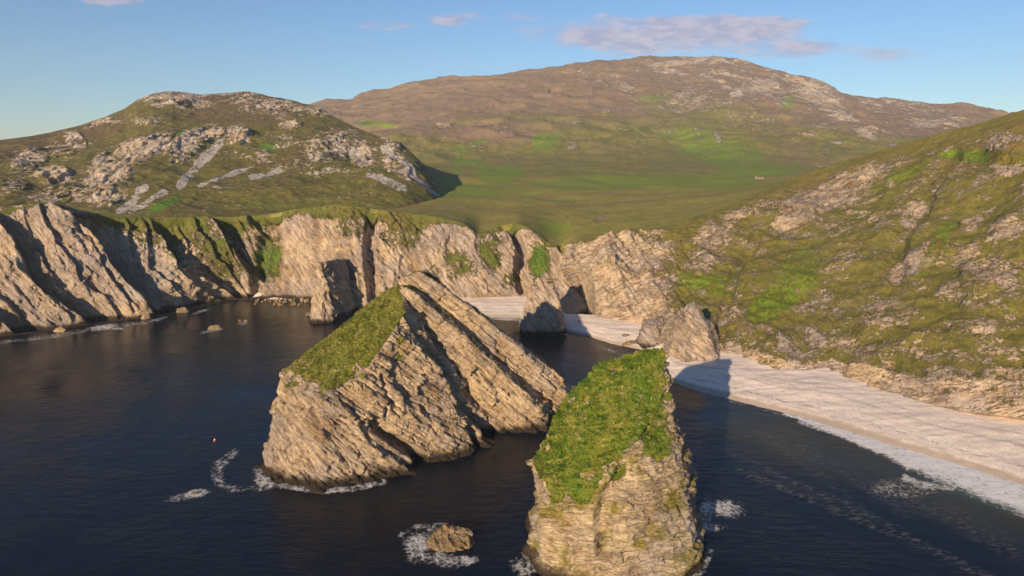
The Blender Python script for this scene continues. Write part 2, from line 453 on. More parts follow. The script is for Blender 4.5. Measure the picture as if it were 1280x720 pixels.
# plateau and mountain relief
plat = sstep(3.0, 3.5, T) * (1 - sstep(5, 6, T))
D += plat * (6.5 * fbm(L, 120, 3) * sstep(3.2, 4.2, T) + 1.4 * fbm(L, 40, 3) + .25 * fbm(L, 9, 3))
D += farm * (22 * fbm(L, 420, 3) + 17 * fbm(L, 150, 5, .52, True) * sstep(5, 6.5, T))
mt_rock = blobs(PX, PY, [(842, 84, 34, 4, -4), (880, 80, 26, 4, 3), (930, 80, 14, 3, 5, .9), (838, 95, 22, 4, 0, .8), (905, 96, 24, 4, 8, .85), (895, 106, 20, 4, 30, .7),
    (1022, 122, 34, 18, 28), (955, 115, 30, 16, 20, .75), (920, 123, 9, 6), (1052, 150, 20, 8, 10, .9), (860, 130, 26, 12, -10, .6), (1120, 135, 60, 10, 8, .5),
    (1085, 170, 14, 6), (1000, 100, 40, 8, 20, .55), (1170, 158, 40, 8, -4, .7), (555, 162, 9, 3), (758, 140, 6, 2.5), (779, 163, 8, 3.5), (632, 170, 12, 6, 0, .55), (640, 196, 10, 3, 0, .6),
    (716, 186, 8, 2.5, 0, .8), (716, 157, 14, 4, 0, .5), (870, 165, 8, 3, 0, .7), (896, 175, 4, 8, -30, .9), (1036, 193, 5, 9, -50, .6), (750, 108, 12, 3, 0, .5), (780, 112, 12, 6, 0, .55),
    (964, 203, 4, 3, 0, .7), (1240, 136, 30, 5, 8, .5), (480, 285, 1, 1)])
D += farm * mt_rock * (7 * fbm(L, 40, 4, .6, True) + 4 * beds(L, math.radians(15), 30, .8, 4.4, .2))
gm = pline(PX, PY, [(690, 115), (730, 105), (745, 100)], 5)
D -= farm * gm * 8
L2 = L + nb * D[..., None] * -1.0 if nb[300, 700, 2] < 0 else L + nb * D[..., None]
# small final noise
nb2 = grid_normals(L2); 
if nb2[300, 700, 2] < 0: nb2 = -nb2
PX, PY = proj(L2)
slope = blur(blur(nb2[..., 2], 3, 0), 3, 1)
# ---- masks
steep = 1 - sstep(.45, .78, slope)
rock = np.zeros(PX.shape)
veg_c = blobs(PX, PY, [(335, 320, 24, 40, 0, .9), (290, 300, 60, 26, 0, .75), (240, 290, 60, 24, 20, .8), (200, 296, 60, 24, 20, .8), (280, 325, 55, 32, 30, .85), (230, 320, 40, 20, 30, .7), (505, 292, 30, 24, 0, .85), (575, 330, 30, 26, 30, .85), (440, 280, 30, 22, 0, .75), (540, 345, 20, 20, 0, .6), (420, 268, 30, 8, 0, .8),
    (612, 322, 20, 28, 0, .85), (640, 350, 16, 24, 0, .7), (675, 330, 16, 30, 0, .95), (490, 272, 40, 9, 0, .7), (620, 300, 12, 14, 0, .6), (355, 278, 30, 14, 0, .45), (400, 275, 20, 14, 0, .4)])
rock = np.maximum(rock, cliffm * (1.05 - .85 * veg_c + .25 * (steep - .5)))
rim = cliffm * sstep(2.55, 2.95, T) * (1 - west * .3) * sstep(90, 190, PX)
rock = rock - rim * (.45 + .8 * fbm(L, 16, 4, .6)) * (1 - cream)
rock = np.maximum(rock, hillm * (.395 + .29 * sstep(0,1,hs_rock) + .12 * steep + .10 * fbm(L, 60, 3)))
rock = np.maximum(rock, low * (.62 + .2 * steep))
plat_edge = sstep(2.85, 3.0, T) * (1 - sstep(3.0, 3.25, T)) * (1 - RT)
rock = np.maximum(rock, plat_edge * .35 * (1 - sstep(0, 1, veg_c)))
rock = np.maximum(rock, 1.2 * (1 - sstep(1.0, 1.25, T)))
rock = np.maximum(rock, farm * (.255 + .12 * sstep(0, .5, blob(PX, PY, 960, 110, 220, 50, 10)) + .34 * mt_rock))
rock = np.maximum(rock, plat * blobs(PX, PY, [(750, 274, 10, 4, 0, .6), (708, 272, 5, 2, 0, .5), (910, 200, 3, 2), (640, 296, 30, 12, 0, .5)]))
rock = np.maximum(rock, sstep(2.9, 3.0, T) * 1.0 * (1 - sstep(3.3, 3.7, T)) * .62 * (1 - sstep(110, 150, PX)))
track = pline(PX, PY, [(380, 262), (430, 257), (520, 257), (620, 261), (720, 258), (820, 250), (900, 243), (960, 232), (1000, 222)], 1.8) * plat
green = blobs(PX, PY, [(682, 178, 16, 10), (625, 218, 26, 11), (572, 200, 5, 20, 10, .8), (590, 182, 22, 3, -25, .8), (590, 203, 22, 4, 0, .8), (470, 155, 26, 4, 5, .8), (900, 190, 60, 18, 15, .7),
    (860, 168, 40, 10, 0, .6), (940, 216, 60, 7, -5, .8), (800, 228, 160, 10, 0, .6), (560, 238, 90, 8, 0, .5), (820, 125, 30, 12, 0, .4), (985, 128, 10, 14, 20, .5), (860, 230, 120, 10, 0, .5)]) * (plat + farm)
green = np.maximum(green, hillm * blobs(PX, PY, [(1230, 196, 60, 9, 3, .95), (1120, 220, 60, 14, -30, .5), (965, 380, 34, 18, -30, .9), (1000, 340, 40, 30, -40, .5), (900, 355, 30, 20, 0, .5), (870, 350, 30, 14, 0, .5),
    (1170, 310, 50, 10, -60, .6), (840, 350, 30, 20, 0, .5), (1110, 240, 30, 10, -30, .4)]))
heath = 0 * rock
green = np.maximum(green, cliffm * veg_c * .5 * blobs(PX, PY, [(337, 325, 26, 34, 0, 1), (672, 320, 20, 40)]))
green = np.maximum(green, plat * blobs(PX, PY, [(690, 290, 26, 12, 0, .7)]))
heath = np.zeros(PX.shape) + .1 + cliffm * .25
hh = 1 - (PY - ridge_py[None, :]) / (223 - ridge_py[None, :])
heath = np.maximum(heath, farm * sstep(.25, .8, hh) * 1.1)
green = green * (1.3 + .9 * fbm(L, 35, 3)) + (plat + farm) * .25 * sstep(0, .5, fbm(L + 500, 120, 3)) * (1 - sstep(.3, .6, (223 - PY) / (223 - ridge_py[None, :])))
heath = np.maximum(heath, farm * .25)
heath = np.maximum(heath, plat * .3)
heath = np.maximum(heath, hillm * (.12 + .5 * sstep(2.4, 2.9, T)))
heath = heath + farm * .5 * blobs(PX, PY, [(540, 155, 26, 14), (620, 165, 60, 14), (900, 210, 40, 8)])
heath = heath + plat * track * .9
scree = .42 * west * cliffm * sstep(-.05, .3, fbm(L + 90, 38, 3))
scree = np.maximum(scree, hillm * .40 * blobs(PX, PY, [(1155, 328, 36, 11, -28), (1262, 213, 22, 8), (1030, 225, 1, 1)]))
scree = np.maximum(scree, farm * mt_rock * .25)
def sub(name, r0, r1, c0, c1, mat, kind='structure'):
    s_ = (slice(r0, r1), slice(c0, c1))
    me = grid_mesh(name, L2[s_], dict(rock=rock[s_], green=green[s_], heath=heath[s_], scree=scree[s_]))
    return tag(link(name, me, mat), kind=kind)
i3 = int(np.searchsorted(tpar, 3.0)); i5 = int(np.searchsorted(tpar, 5.0))
cs = int(np.searchsorted(cols, 700))
sub('cliff', 0, i3 + 1, 0, cs + 1, M_cliff)
sub('hillside', 0, i3 + 1, cs, len(cols), M_hillside)
sub('plateau', i3, i5 + 1, 0, len(cols), M_plateau)
sub('mountain', i5, len(tpar), 0, len(cols), M_mount)

# ------------------------------------------------------------------ western hill
hc = np.concatenate([np.linspace(-500, -30, 90)[:-1], np.linspace(-30, 600, 620)])
hb_py = 0 * hc + 277; hb_Y = interp(hc, [(-500, 430), (0, 480), (300, 515), (420, 530), (500, 560), (560, 640), (600, 700)])
hb_py = interp(hc, [(-500, 277), (400, 276), (480, 268), (540, 252), (600, 246)])
hc_py = interp(hc, [(-500, 215), (-250, 190), (0, 171), (60, 162), (100, 152), (130, 142), (155, 131), (170, 120), (190, 112), (215, 109), (250, 113), (275, 111),
    (310, 110), (340, 116), (370, 122), (400, 130), (430, 147), (460, 160), (500, 175), (530, 193), (555, 220), (575, 238), (600, 248)])
hc_Y = interp(hc, [(-500, 700), (0, 900), (215, 1150), (310, 1200), (400, 1050), (500, 850), (560, 760), (600, 740)])
hb_py = blur(hb_py, 25, 0); hb_Y = blur(hb_Y, 40, 0); hc_Y = blur(hc_Y, 25, 0)
H0 = at_y(hc, hb_py, hb_Y); H3 = at_y(hc, hc_py, hc_Y)
def hl(fr, fy): return at_y(hc, hb_py + fr * (hc_py - hb_py), hb_Y + fy * (hc_Y - hb_Y))
H1 = hl(.30, .18); H2 = hl(.66, .5); H2b = hl(.86, .76)
Hm = H0.copy(); Hm[:, 1] -= 25; Hm[:, 2] -= 12
H4 = H3.copy(); H4[:, 1] += 120; H4[:, 0] *= 1.1; H4[:, 2] -= 20
H5 = H3.copy(); H5[:, 1] += 700; H5[:, 0] *= 1.5; H5[:, 2] = 20
hl_ = [Hm, H0, H1, H2, H2b, H3, H4, H5]; hn = [5, 110, 110, 60, 50, 12, 12]
R = []; tp = []
for k, c in enumerate(hn):
    for j in range(c):
        t = j / c; R.append(hl_[k] * (1 - t) + hl_[k + 1] * t); tp.append(k + t)
R.append(hl_[-1]); tp.append(len(hn)); G = np.array(R); tp = np.array(tp)
G = blur(G, 5, 0)
gx, gy = proj(G)
n0 = grid_normals(blur(blur(G, 14, 0), 14, 1)); n0 = n0 if n0[200, 300, 2] > 0 else -n0
h_scree = np.zeros(gx.shape)
for pts, w in [([(277, 176), (262, 192), (240, 210), (226, 232)], 9), ([(311, 205), (290, 216), (262, 228), (250, 234)], 5), ([(348, 210), (330, 215), (314, 222)], 6.5),
               ([(182, 236), (165, 250), (150, 264)], 9), ([(205, 242), (188, 250), (165, 266)], 8), ([(480, 182), (505, 200), (525, 222), (545, 230)], 7), ([(495, 196), (515, 215), (552, 232)], 5),
               ([(462, 218), (480, 230), (505, 238)], 9), ([(440, 180), (455, 200)], 4)]:
    h_scree = np.maximum(h_scree, pline(gx, gy, pts, w))
h_scree = np.clip(h_scree * (1 + .9 * fbm(G, 26, 4, .6)) - .12, 0, 1)
h_rock = blobs(gx, gy, [(218, 122, 50, 11, 3, .85), (300, 115, 40, 5, 0, .6), (165, 190, 26, 15, -30), (142, 214, 24, 17, 30), (238, 178, 32, 14, -28), (232, 190, 24, 8, -20), (297, 170, 17, 13), (268, 165, 16, 7, -10),
    (37, 201, 27, 14, -20), (67, 221, 22, 10), (190, 182, 34, 12, -30), (125, 232, 22, 18, 40), (330, 127, 60, 9, 8, .7), (375, 205, 50, 10, 10, .45), (94, 173, 15, 9, 30), (128, 152, 22, 6, -10, .8), (185, 148, 20, 5, 0, .6), (364, 156, 14, 5), (395, 185, 14, 16, 0, .7), (400, 137, 22, 6, 10, .7),
    (420, 180, 30, 20, 0, .6), (452, 190, 18, 14, 40), (350, 135, 40, 10, 8, .55), (490, 175, 14, 8, 40), (100, 240, 60, 14, 0, .6), (20, 235, 30, 8, 0, .5), (130, 245, 26, 10, 20, .8), (70, 190, 30, 12, 0, .5), (500, 205, 30, 16, 40, .6),
    (345, 175, 26, 8, 0, .5), (320, 190, 40, 6, 0, .4)])
hD = 9 * fbm(G, 160, 3) + 4.5 * fbm(G, 50, 4, .5, True) + .8 * fbm(G, 10, 3, .6)
hm = sstep(.25, .7, h_rock)
crf = 1 - .75 * sstep(4.2, 5.0, np.broadcast_to(tp[:, None], gx.shape))
hD = hD * crf + hm * crf * (3.4 * beds(G, math.radians(52), 26, .5, 6.6, .12) + 1.8 * beds(G, math.radians(50), 8, .5, 1.6, .2) + .2 * fbm(G, 12, 3, .6, True) + 1.0 * blocks(G, math.radians(50), (4, 10, 9), .5, 2.2))
edge = sstep(.9, 1.5, np.broadcast_to(tp[:, None], gx.shape)) * (1 - sstep(560, 590, gx))
hD = hD * edge
hg = pline(gx, gy, [(425, 150), (470, 165), (500, 182), (530, 205), (560, 232)], 12)
G[..., 2] -= (26 * sstep(500, 590, hc))[None, :]
G2 = G + n0 * (hD - 3 * edge)[..., None]
gx, gy = proj(G2)
n2 = grid_normals(G2); n2 = n2 if n2[200, 300, 2] > 0 else -n2
hst = 1 - sstep(.5, .85, blur(blur(n2[..., 2], 2, 0), 2, 1))
hrock = .27 + .42 * h_rock + .1 * hst
hrock = np.maximum(hrock, sstep(.15, .75, h_scree) * .70)
hgreen = blobs(gx, gy, [(335, 185, 14, 7, 0, .8), (205, 256, 24, 5, -25, 1.), (250, 250, 80, 12, 0, .35), (300, 240, 60, 10, 0, .3), (230, 168, 10, 5), (140, 182, 20, 6, 0, .4), (330, 255, 80, 8, 0, .4)])
hheath = .42 + .5 * blobs(gx, gy, [(330, 130, 90, 22), (280, 140, 60, 14), (60, 175, 90, 14, -10)])
me = grid_mesh('hill', G2, dict(rock=hrock, green=hgreen, heath=hheath, scree=h_scree))
tag(link('hill', me, M_hill), kind='structure')

# ------------------------------------------------------------------ beach
bc = np.concatenate([np.linspace(560, 700, 120)[:-1], np.linspace(700, 1700, 700)])
wl = interp(bc, [(560, 398), (600, 396), (650, 398), (690, 410), (705, 414), (735, 420), (765, 430), (800, 437), (825, 446), (840, 478), (870, 488), (900, 496), (1000, 521), (1100, 551), (1200, 581), (1280, 607), (1400, 645), (1700, 740)])
bt = np.interp(bc, cols, foot_py); 
W = at_z(bc, wl, 0.0); K = at_z(bc, bt, 3.6)
t_ = [-.35, -.12, 0, .1, .3, .55, 1.0, 1.35]; z_ = [-5, -1.6, 0, 1.3, 1.9, 3.1, 3.8, 4.2]
tt = np.concatenate([np.linspace(-.35, 0, 8)[:-1], np.linspace(0, 1.3, 80)])
B = np.zeros((len(tt), len(bc), 3))
for i, t in enumerate(tt):
    B[i, :, :2] = W[:, :2] + (K - W)[:, :2] * t
    if t > 1:
        d = (K - W)[:, :2]; d = d / np.linalg.norm(d, axis=1, keepdims=True)
        B[i, :, :2] = K[:, :2] + d * (t - 1) * 26
    B[i, :, 2] = np.interp(t, t_, z_)
B[..., 2] += .18 * fbm(B, 9, 3) + .1 * fbm(B * np.array([1, 1, 0]), 2.2, 2) + .25 * fbm(B * np.array([.3, 1, 0]), 3.5, 2) * sstep(.1, .3, tt)[:, None]
strand = np.broadcast_to(tt[:, None], B.shape[:2])
me = grid_mesh('beach', B, dict(t=strand))
N = NT('pale_shingle')
P = N.pos(); ta = N.attr('t')
f1 = N.noise(P, 1.3, 8, .7); f2 = N.noise(P, .12, 4, .6)
c = N.mix(N.ss(f1, .3, .7), (.64, .53, .45), (.90, .77, .67))
c = N.mix(N.math('MULTIPLY', N.ss(f2, .45, .7), .4), c, (.44, .37, .32))
tw = N.math('ADD', ta, N.math('MULTIPLY', N.math('SUBTRACT', N.noise(P, .25, 5, .6), .5), .10))
def band(x, a, b, w): return N.math('MULTIPLY', N.ss(x, a - w, a + w), N.math('SUBTRACT', 1.0, N.ss(x, b - w, b + w)))
c = N.mix(N.math('MULTIPLY', N.math('SUBTRACT', 1, N.ss(tw, .05, .12)), .8), c, (.30, .24, .19))
c = N.mix(N.math('MULTIPLY', band(tw, .20, .23, .008), N.math('MULTIPLY', N.ss(N.noise(P, .35, 6, .7), .44, .62), .6)), c, (.16, .12, .09))
c = N.mix(N.math('MULTIPLY', band(tw, .52, .56, .012), .45), c, (.33, .29, .27))
c = N.mix(N.math('MULTIPLY', band(tw, .36, .38, .01), .35), c, (.40, .35, .31))
c = N.mix(N.math('MULTIPLY', band(tw, .72, .75, .015), .35), c, (.42, .37, .33))
c = N.mix(N.math('MULTIPLY', N.ss(N.noise(P, 3.0, 4, .7), .60, .72), .6), c, (.30, .26, .23))
bs = N.n('ShaderNodeBsdfPrincipled'); N.put(bs.inputs['Base Color'], c); bs.inputs['Roughness'].default_value = .85
bs.inputs['Specular IOR Level'].default_value = .2
N.put(bs.inputs['Normal'], N.bump(f1, .25, .6)); N.t.links.new(bs.outputs[0], N.out.inputs[0])
tag(link('beach', me, N.m), kind='structure')

# ------------------------------------------------------------------ sea
gxs = np.concatenate([-np.geomspace(340, 3600, 26)[::-1], np.arange(-330, 331, 1.0), np.geomspace(340, 3600, 26)])
gys = np.concatenate([np.linspace(-1500, 80, 30), np.arange(90, 470, 1.0), np.geomspace(480, 4300, 20)])
X, Y = np.meshgrid(gxs, gys)
S = np.stack([X, Y, 0 * X], -1)
near = (np.abs(X) < 335) & (Y > 85) & (Y < 475)
S[..., 2] = near * (.10 * fbm(S, 14, 3) + .05 * fbm(S, 3.2, 2))
sx, sy = proj(S); ok = near
sxx = np.where(ok, sx, -9999); syy = np.where(ok, sy, -9999)
foam = np.zeros(X.shape)
def fl(pts, w, s_=1.0):
    global foam
    foam = np.maximum(foam, s_ * pline(sxx, syy, pts, w))
def fb(*a, s_=1.0, soft=.6):
    global foam
    foam = np.maximum(foam, s_ * blob(sxx, syy, *a, soft=soft))
wlx = np.arange(980, 1420, 20); wly = np.interp(wlx, bc, wl)
wd = interp(wlx, [(980, 3), (1060, 12), (1150, 26), (1280, 38), (1400, 44)])
for i in range(len(wlx) - 1):
    fl([(wlx[i], wly[i] + wd[i] * .35), (wlx[i + 1], wly[i + 1] + wd[i + 1] * .35)], wd[i] * .95, .85)
fl([(840, 482), (900, 498), (1000, 524)], 3, .35)
fl([(1000, 526), (1060, 546), (1090, 556), (1120, 572), (1135, 585)], 7, .62)
fb(1125, 568, 40, 9, 25, s_=.55); fb(1190, 598, 40, 11, 10, s_=.66); fb(1160, 585, 26, 6, 10, s_=.6); fb(1255, 615, 40, 14, 20, s_=.6)
fb(1130, 610, 60, 14, 0, s_=.42)
film = np.zeros(X.shape)
for pts, w_, k_ in [([(925, 588), (1000, 618), (1060, 644), (1120, 668), (1180, 694), (1240, 725)], 7, 1.0), ([(960, 588), (1040, 624), (1100, 650), (1160, 682), (1220, 712)], 6, .8),
                    ([(900, 560), (960, 585), (1040, 640)], 5, .5), ([(1000, 560), (1060, 590), (1130, 640)], 12, .4), ([(1100, 620), (1180, 640), (1270, 690)], 18, .45), ([(950, 540), (1010, 580), (1090, 650)], 10, .35)]:
    film = np.maximum(film, k_ * pline(sxx, syy, pts, w_))
fl([(1120, 572), (1150, 578), (1175, 590), (1205, 598), (1190, 610), (1150, 606), (1130, 596)], 7, .62); fl([(1205, 598), (1240, 606), (1262, 622), (1280, 630)], 8, .62)
fb(522, 684, 19, 24, 15, s_=.60); fb(545, 697, 38, 12, 15, s_=.50); fl([(500, 668), (520, 658), (560, 656)], 6, .45); fb(585, 700, 14, 8, 0, s_=.6); fb(530, 660, 20, 5, 0, s_=.5)
fb(245, 617, 18, 6, -10, s_=.66); fb(225, 622, 22, 5, -10, s_=.5)
fl([(296, 564), (284, 572), (270, 580), (267, 592), (272, 604), (290, 611), (330, 610)], 8, .43)
fl([(290, 570), (276, 584), (276, 600)], 5, .55); fb(327, 597, 12, 16, -20, s_=.58)
fl([(655, 690), (668, 712), (700, 725)], 8, .5); fl([(888, 690), (880, 712), (860, 722)], 8, .48)
fl([(320, 600), (345, 606), (400, 614), (440, 611), (480, 602)], 7, .55); fb(335, 606, 16, 6, 0, s_=.6)
fb(905, 636, 30, 12, 5, s_=.58); fb(883, 640, 10, 22, 0, s_=.55); fb(890, 660, 22, 5, 0, s_=.5); fb(655, 708, 18, 14, 0, s_=.55)
fl([(-20, 430), (40, 424), (90, 416), (140, 408), (190, 402)], 4, .42); fb(130, 409, 26, 4, -8, s_=.6); fb(60, 421, 30, 3, -6, s_=.5); fb(148, 411, 10, 2, s_=.6); fb(195, 400, 20, 2.5, -15, s_=.45); fb(252, 389, 12, 2, -15, s_=.55)
fb(268, 412, 20, 3, -15, s_=.5); fb(303, 404, 10, 3, s_=.4); fl([(600, 397), (650, 400)], 3, .6); fl([(705, 417), (745, 431), (800, 452)], 3, .4)
shal = np.zeros(X.shape)
for b in [(980, 548, 110, 26, 18), (1100, 575, 100, 30, 18), (1200, 620, 120, 32, 20), (340, 386, 60, 10, 0, .8), (640, 412, 50, 16, 0), (750, 440, 50, 12, 20, .7), (1250, 600, 60, 20, 20)]:
    shal = np.maximum(shal, (b[5] if len(b) > 5 else 1) * blob(sxx, syy, *b[:5], soft=.8))
turq = blob(sxx, syy, 1240, 608, 90, 18, 20, .8)
me = grid_mesh('sea', S, dict(foam=foam, shallow=shal, turq=turq, film=film))
N = NT('sea_water')
P = N.pos()
mp = N.n('ShaderNodeMapping'); N.put(mp.inputs[0], P); mp.inputs['Rotation'].default_value = (0, 0, math.radians(24)); mp.inputs['Scale'].default_value = (.35, 1, 1)
w1 = N.noise(mp.outputs[0], .45, 5, .6, .3); w2 = N.noise(mp.outputs[0], 1.6, 4, .6); w3 = N.noise(P, .02, 4, .6)
f = N.attr('foam')
vor = N.n('ShaderNodeTexVoronoi', feature='DISTANCE_TO_EDGE'); vor.inputs['Scale'].default_value = .42
N.put(vor.inputs['Vector'], N.vmath('ADD', P, N.vmath('SCALE', N.n('ShaderNodeTexNoise').outputs['Color'])))
fn = N.noise(P, .8, 10, .78, .9); fn2 = N.noise(P, .14, 4, .6, .5)
lace = N.math('SUBTRACT', 1, N.ss(vor.outputs['Distance'], .0, .22))
ff = N.math('ADD', N.math('MULTIPLY', f, 1.15), N.math('MULTIPLY', N.math('SUBTRACT', fn, .5), 1.9))
ff = N.math('ADD', ff, N.math('MULTIPLY', N.math('SUBTRACT', fn2, .5), .7))
ff = N.math('ADD', ff, N.math('MULTIPLY', lace, .16))
fgate = N.ss(f, .05, .3)
ff = N.math('MULTIPLY', N.math('MULTIPLY', N.ss(ff, .45, 1.05), fgate), .95)
deep = N.mix(N.ss(w3, .4, .65), (.0035, .0062, .013), (.0045, .008, .017))
c = N.mix(N.math('MULTIPLY', N.attr('shallow'), .9), deep, (.040, .036, .016))
c = N.mix(N.math('MULTIPLY', N.attr('turq'), .9), c, (.06, .15, .135))
fs = N.noise(mp.outputs[0], 1.1, 6, .7, .4)
c = N.mix(N.math('MULTIPLY', N.math('MULTIPLY', N.attr('film'), N.ss(fs, .48, .66)), .30), c, (.5, .42, .34))
c = N.mix(ff, c, (.78, .75, .74))
bs = N.n('ShaderNodeBsdfPrincipled'); N.put(bs.inputs['Base Color'], c)
N.put(bs.inputs['Roughness'], N.math('ADD', N.math('MULTIPLY', ff, .6), .09)); bs.inputs['IOR'].default_value = 1.33; bs.inputs['Specular IOR Level'].default_value = .24
h = N.math('ADD', N.math('MULTIPLY', w1, 1.0), N.math('MULTIPLY', w2, .35))
N.put(bs.inputs['Normal'], N.bump(N.math('ADD', N.math('MULTIPLY', h, N.math('ADD', N.ss(w3, .35, .65), .35)), N.math('MULTIPLY', ff, .3)), .32, .85))
N.t.links.new(bs.outputs[0], N.out.inputs[0])
tag(link('sea', me, N.m), kind='structure')

# ------------------------------------------------------------------ rocks and stacks
def hull_into(bm, pts):
    vs = [bm.verts.new(p) for p in pts]
    r = bmesh.ops.convex_hull(bm, input=vs)
    dead = [g for g in r.get('geom_interior', []) if isinstance(g, bmesh.types.BMVert)] + [v for v in vs if v.is_valid and not v.link_faces]
    bmesh.ops.delete(bm, geom=list(set(dead)), context='VERTS')

def rock_obj(name, hulls, voxel, disp, mat, attrs, smooth_it=0, loc=(0, 0, 0)):
    bm = bmesh.new()
    for h_ in hulls: hull_into(bm, h_)
    bmesh.ops.recalc_face_normals(bm, faces=bm.faces[:])
    me0 = bpy.data.meshes.new('src'); bm.to_mesh(me0); bm.free()
    o0 = bpy.data.objects.new('src', me0); C.objects.link(o0)
    m = o0.modifiers.new('r', 'REMESH'); m.mode = 'VOXEL'; m.voxel_size = voxel; m.use_smooth_shade = True
    if smooth_it:
        s_ = o0.modifiers.new('s', 'SMOOTH'); s_.iterations = smooth_it; s_.factor = .6
    dg = bpy.context.evaluated_depsgraph_get(); dg.update()
    me = bpy.data.meshes.new_from_object(o0.evaluated_get(dg))
    bpy.data.objects.remove(o0); bpy.data.meshes.remove(me0)
    me.materials.clear()
    n = len(me.vertices)
    co = np.empty(n * 3, np.float32); me.vertices.foreach_get('co', co); co = co.reshape(-1, 3).astype(float)
    def normals():
        a = np.empty(n * 3, np.float32); me.vertex_normals.foreach_get('vector', a); return a.reshape(-1, 3).astype(float)
    n_base = normals(); base = co.copy()
    for fn_ in disp:
        nn = normals()
        co = co + fn_(co, nn, n_base)
        me.vertices.foreach_set('co', co.astype(np.float32).ravel()); me.update()
    nn = normals()
    at_ = attrs(co, nn, n_base)
    for k in ('rock', 'green', 'heath', 'scree'):
        a = me.attributes.new(k, 'FLOAT', 'POINT')
        a.data.foreach_set('value', np.broadcast_to(np.asarray(at_.get(k, 0.0), np.float32), (n,)).copy())
    me.vertices.foreach_set('co', (co - np.array(loc)).astype(np.float32).ravel())
    me.polygons.foreach_set('use_smooth', np.ones(len(me.polygons), bool)); me.update()
    me.name = name
    o = link(name, me, mat); o.location = loc
    return o

def outward(nn):                 # horizontal part of the normal
    h_ = nn.copy(); h_[:, 2] *= .25
    return h_ / np.maximum(np.linalg.norm(h_, axis=1, keepdims=True), .35)

# big wedge-shaped stack ------------------------------------------------------
blk1 = [(-80, 195, -7), (-72, 189, -7), (-57, 185, -7), (-42, 190, -7), (-34, 195, -7), (-4, 217, -7), (-1, 236, -7), (-75, 216, 28), (-70, 204, 26.5), (-58, 199, 26), (-47, 205, 30), (-36, 225, 45.5),
        (-42, 243, 51.5), (-43, 251, 50), (-77, 226, 24), (-82, 236, -7), (-34, 270, -7)]
blk1b = [(-84, 200, -7), (-79, 190, -7), (-66, 187, -7), (-70, 208, 9), (-76, 206, 7), (-60, 200, 8)]
blk1c = [(-30, 200, -7), (-12, 209, -7), (-6, 219, -7), (-32, 212, 14), (-24, 209, 12), (-14, 220, 10), (-30, 224, -7)]
blk2 = [(-38, 237, 52), (-33, 237, 48.5), (-11, 234, 29), (8, 232, 11), (16, 230, -7), (-8, 228, -7), (-40, 236, -7), (-34, 258, 50), (-8, 255, 26), (16, 255, -7), (-35, 268, -7), (12, 244, 8)]
blk3 = [(-41, 245, 53), (-34, 245, 56), (-30, 245, 53.5), (-6, 245, 34.5), (19.5, 244, 15), (23, 244, 5), (25, 246, -7), (12, 238, -7), (-30, 240, -7), (-33, 252, 55), (19, 254, 12), (26, 262, -7), (-30, 276, -7)]
def crackmask(co):
    px, py = proj(co)
    c1 = pline(px, py, [(508, 392), (520, 412), (552, 455), (575, 500), (605, 535), (622, 556)], 7)
    c3 = pline(px, py, [(470, 530), (490, 548), (518, 565), (530, 585)], 11)
    c4 = pline(px, py, [(584, 535), (596, 552), (602, 566)], 7)
    c5 = pline(px, py, [(478, 470), (486, 500), (482, 520)], 4)
    return c1, c3, c4, c5
def big_d1(co, nn, nbz):
    o_ = outward(nn); fr = (1 - sstep(.45, .75, nn[:, 2]))
    d = beds(co, math.radians(41), 8.5, .35, 2.2, .14) * 3.4 + beds(co, math.radians(37), 3.0, .5, 4.2, .2) * 1.3 - 2.2
    d = d * .8 + 1.3 * fbm(co, 14, 3, .5, True) + 1.1 * blocks(co, math.radians(39), (3.4, 12, 8), .3, 1.1) + .5 * blocks(co, math.radians(39), (1.4, 6, 4), .3, 2.1)
    c1, c3, c4, c5 = crackmask(co)
    d = d - c3 * 6 - c4 * 4 - c5 * 1.5 - c1 * 4.5
    return o_ * (d * fr)[:, None] + nn * (.9 * fbm(co, 9, 3) * (1 - fr))[:, None]
def big_d2(co, nn, nbz):
    fr = (1 - sstep(.55, .8, nbz[:, 2]))
    d = fr * (beds(co, math.radians(34), 1.2, .6, 1.2, .25) * .55 + .25 * blocks(co, math.radians(37), (.7, 3, 2), .3, 3.1) + .3 * fbm(co, 3.0, 3, .6, True) + .1 * fbm(co, .9, 2)) + (1 - fr) * (.6 * fbm(co, 1.8, 3, .6) + .3 * fbm(co, .7, 2))
    return nn * d[:, None]
def big_at(co, nn, nbz):
    px, py = proj(co)
    up = sstep(.5, .72, nbz[:, 2] + .22 * fbm(co, 4, 4, .65))
    grass = up * sstep(4, 14, co[:, 2])
    left = 1 - sstep(500, 530, px + .25 * (py - 380))
    nz_ = fbm(co, 5, 4, .65)
    g_ = np.clip(grass * np.where(left > .5, 1.0, .62) + .3 * nz_ * grass + .25 * (1 - grass) * sstep(.1, .4, nz_) * sstep(14, 24, co[:, 2]) * left, 0, 1)
    eg = pline(px, py, [(355, 462), (370, 487), (405, 494), (432, 492), (458, 472), (500, 442), (508, 385)], 17)
    g_ = g_ - eg * (.55 + 1.8 * fbm(co, 3.2, 4, .65)) * sstep(.3, .7, g_) + eg * (1 - sstep(.3, .7, g_)) * sstep(.02, .25, fbm(co + 50, 3.5, 4, .65)) * .9
    g_ = g_ - .7 * sstep(.28, .42, fbm(co + 9, 3.0, 4, .7))
    g_ = np.maximum(g_, .8 * sstep(30, 34, co[:, 2]) * sstep(.45, .7, nbz[:, 2]) * (1 - sstep(500, 520, px)))
    return dict(rock=1.05 - .82 * g_, green=.12 * g_ + .2 * fbm(co, 14, 2), heath=.1 + .35 * blob(px, py, 410, 480, 70, 22), scree=0)
o = rock_obj('sea_stack', [blk1, blk1b, blk1c, blk2, blk3], .28, [big_d1, big_d2], M_stack, big_at, 2, (-30, 225, 0))
